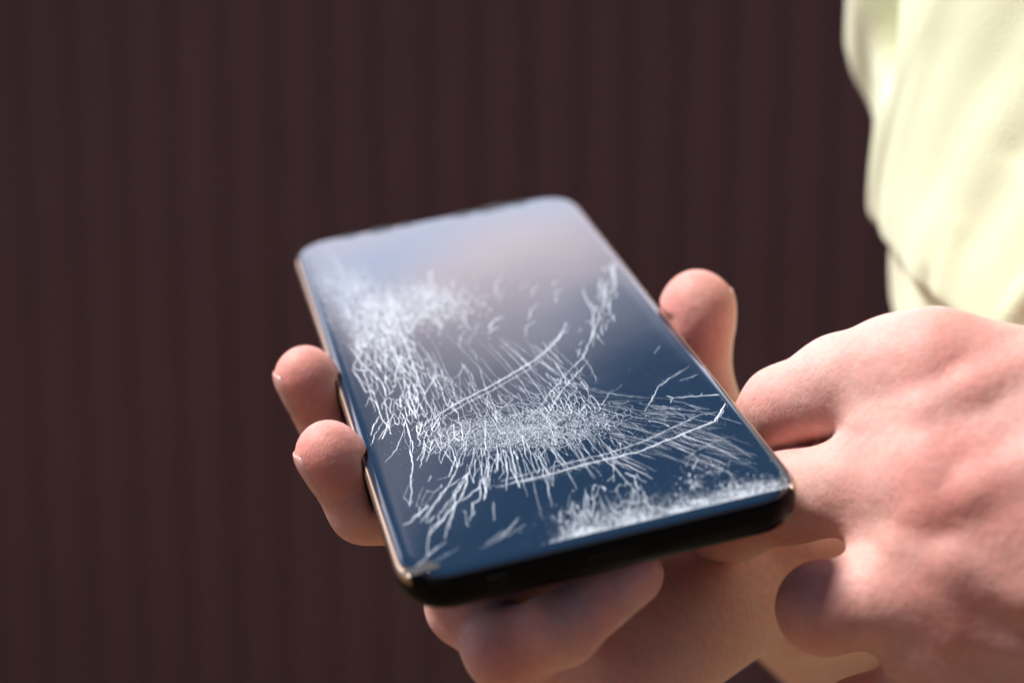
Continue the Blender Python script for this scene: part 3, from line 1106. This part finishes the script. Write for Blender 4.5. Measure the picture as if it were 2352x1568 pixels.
# 5. long-celled web down the left side, ending in open forks
lw = np.concatenate([quad((795, 745), (960, 745), (1000, 930), (850, 965), 60), quad((820, 770), (940, 760), (970, 880), (850, 900), 46)])
net(lw, (.40, 1), 2.5, .25, .85, .8, 120)
net(quad((860, 900), (990, 900), (1030, 1000), (880, 985), 60), (.1, 1), 1.7, .2, .85, .8, 70)
net(np.concatenate([quad((930, 975), (1075, 965), (1090, 1050), (980, 1050), 46)]), (-.35, 1), 1.6, .22, .85, .8, 60)
for a, b in (((872, 955), (852, 1000)), ((885, 960), (846, 1035)), ((905, 950), (868, 1010)), ((930, 985), (885, 1062)), ((935, 990), (948, 1040)),
             ((975, 1010), (965, 1075)), ((1000, 1020), (978, 1060)), ((1050, 1040), (1030, 1095)), ((815, 800), (862, 945)), ((800, 790), (880, 880)),
             ((842, 1010), (850, 1035)), ((820, 1000), (838, 1045))):
    a, b = np.array(a, float), np.array(b, float)
    fine.line(jag([a, a + (b - a) * .5 + RNG.normal(0, 5, 2), b], .7, .10), RNG.uniform(.2, .34), .8)
# 6. pale crushed cloud towards the far left corner
for c_, sx, sy, n_ in (((930, 708), 150, 52, 900), ((800, 660), 80, 46, 260), ((850, 735), 70, 70, 360), ((1010, 680), 110, 40, 170), ((880, 780), 60, 60, 240)):
    powder(c_, sx, sy, int(n_ * 3.2), .24, .7)
    net(ell(c_, sx * .9, sy * .9, n_ // 9), (.5, 1), 1.4, .30, .55, .8, 60)
# 7. forked roots at the lower left
for root, tips in (((1078, 1085), ((1010, 1180), (985, 1230), (1030, 1215), (965, 1200))), ((1105, 1100), ((1080, 1195), (1060, 1150))),
                   ((985, 1160), ((925, 1205), (945, 1190)))):
    for tp in tips:
        a, b = np.array(root, float), np.array(tp, float)
        fine.line(jag([a, a * .6 + b * .4 + RNG.normal(0, 7, 2), a * .25 + b * .75 + RNG.normal(0, 6, 2), b], .9, .12), RNG.uniform(.28, .5), .7)
streaks((930, 1310), (1060, 1250), ((1, -.62), (1, -.55)), 3, (50, 120), .42, .5, .08, -.06)
streaks((1060, 1290), (1200, 1210), ((1, -.55), (1, -.5)), 3, (50, 140), .42, .45, .1, -.1)
net(quad((900, 1080), (1120, 1060), (1200, 1190), (930, 1250), 40), (-.4, 1), 2.6, .2, .55, .38, 90)
# 8. burst at the bottom edge and its ragged white rim
teeth(7, 1290, 1400, lambda t: 1125 + 20 * t, -.15, .35, (50, 120), .22, .5, -.05)
net(ell((1385, 1165), 130, 75, 90, -.25, .5), (.3, 1), 1.9, .2, .55, .7, 70)
net(quad((1540, 1060), (1700, 1030), (1780, 1100), (1600, 1160), 22), (1, .5), 2.2, .24, .4, .5, 90)
for k in range(26):
    t = k / 25
    powder((1315 + 470 * t, 1232 - 116 * t - 6 * math.sin(k * 1.7)), 46, 26 + 20 * math.sin(k * 2.3) * (t < .7) + (12 if t < .35 else 0), 260, .14 + .05 * math.sin(k), .85)
for c_, n_ in (((1742, 1120), 90), ((1772, 1132), 60), ((1590, 1108), 50), ((1640, 1080), 26)):
    powder(c_, 26, 22, n_, .22, .8)
# 9. arc and flecks along the far right side, flakes in the pale part
for _ in range(46):
    t = RNG.random()
    p = np.array([1400 - 60 * t * t, 600 + 210 * t]) + RNG.normal(0, 1, 2) * [14, 10]
    d = RNG.normal(0, 1, 2) * [5, 16]
    fine.line(jag([p - d, p + RNG.normal(0, 3, 2), p + d], .8, .1), RNG.uniform(.2, .45), .5)
for _ in range(22):
    p = np.array([RNG.uniform(1050, 1300), RNG.uniform(650, 790)])
    an = RNG.uniform(.2, 1.3); L = RNG.uniform(8, 26)
    d = np.array([math.cos(an), -math.sin(an)]) * L
    fine.line(jag([p - d, p + np.array([d[1], -d[0]]) * .35, p + d], .8, .12), RNG.uniform(.3, .7), RNG.uniform(.25, .6))
for t_ in np.linspace(0, 1, 22):
    powder((1160 + 480 * t_, 1106 - 128 * t_ - 14 * math.sin(3.14 * t_) + 26 * math.sin(3.14 * t_) * (t_ < .6)), 34, 15, 60, .07, .6, -.25)
for p_ in quad((760, 590), (1270, 490), (1760, 1100), (960, 1290), 170):
    fine.chip(G2(p_), RNG.uniform(.04, .13), RNG.uniform(.2, .6))
powder((1380, 1185), 150, 60, 700, .12, .4, -.2)
powder((1560, 1140), 160, 50, 500, .12, .35, -.25)
fine.build('shattered_glass', 'stuff')

# bites missing from the glass mostly along its far edge: dark, thin hollows with a rough outline
M_HOLLOW = material('bare_black_hollow', (0.01, 0.011, 0.016), 0.6)
for px_, py_, rx_, ry_ in ((1125, 470, 5.0, 1.5), (1060, 486, 2.6, 1.2), (872, 520, 3.4, 1.1), (930, 508, 1.8, .9), (800, 540, 2.2, .8), (1185, 458, 2.4, 1.0), (968, 1306, 3.6, 1.5)):  # the last, on the broken near left corner, also covers a sun glint
    c_ = on_glass(px_, py_)
    V_ = [(c_[0] * .001, min(c_[1], 73.6) * .001, .00012)]
    for k in range(14):
        a_ = 6.283 * k / 14
        V_.append(((c_[0] + rx_ * math.cos(a_) * RNG.uniform(.7, 1.15)) * .001, (min(c_[1], 73.6) + ry_ * math.sin(a_) * RNG.uniform(.6, 1.3)) * .001, .00009))
    mesh_obj('missing_chip', V_, [(0, k + 1, (k + 1) % 14 + 1) for k in range(14)], M_HOLLOW, scr, smooth=False)
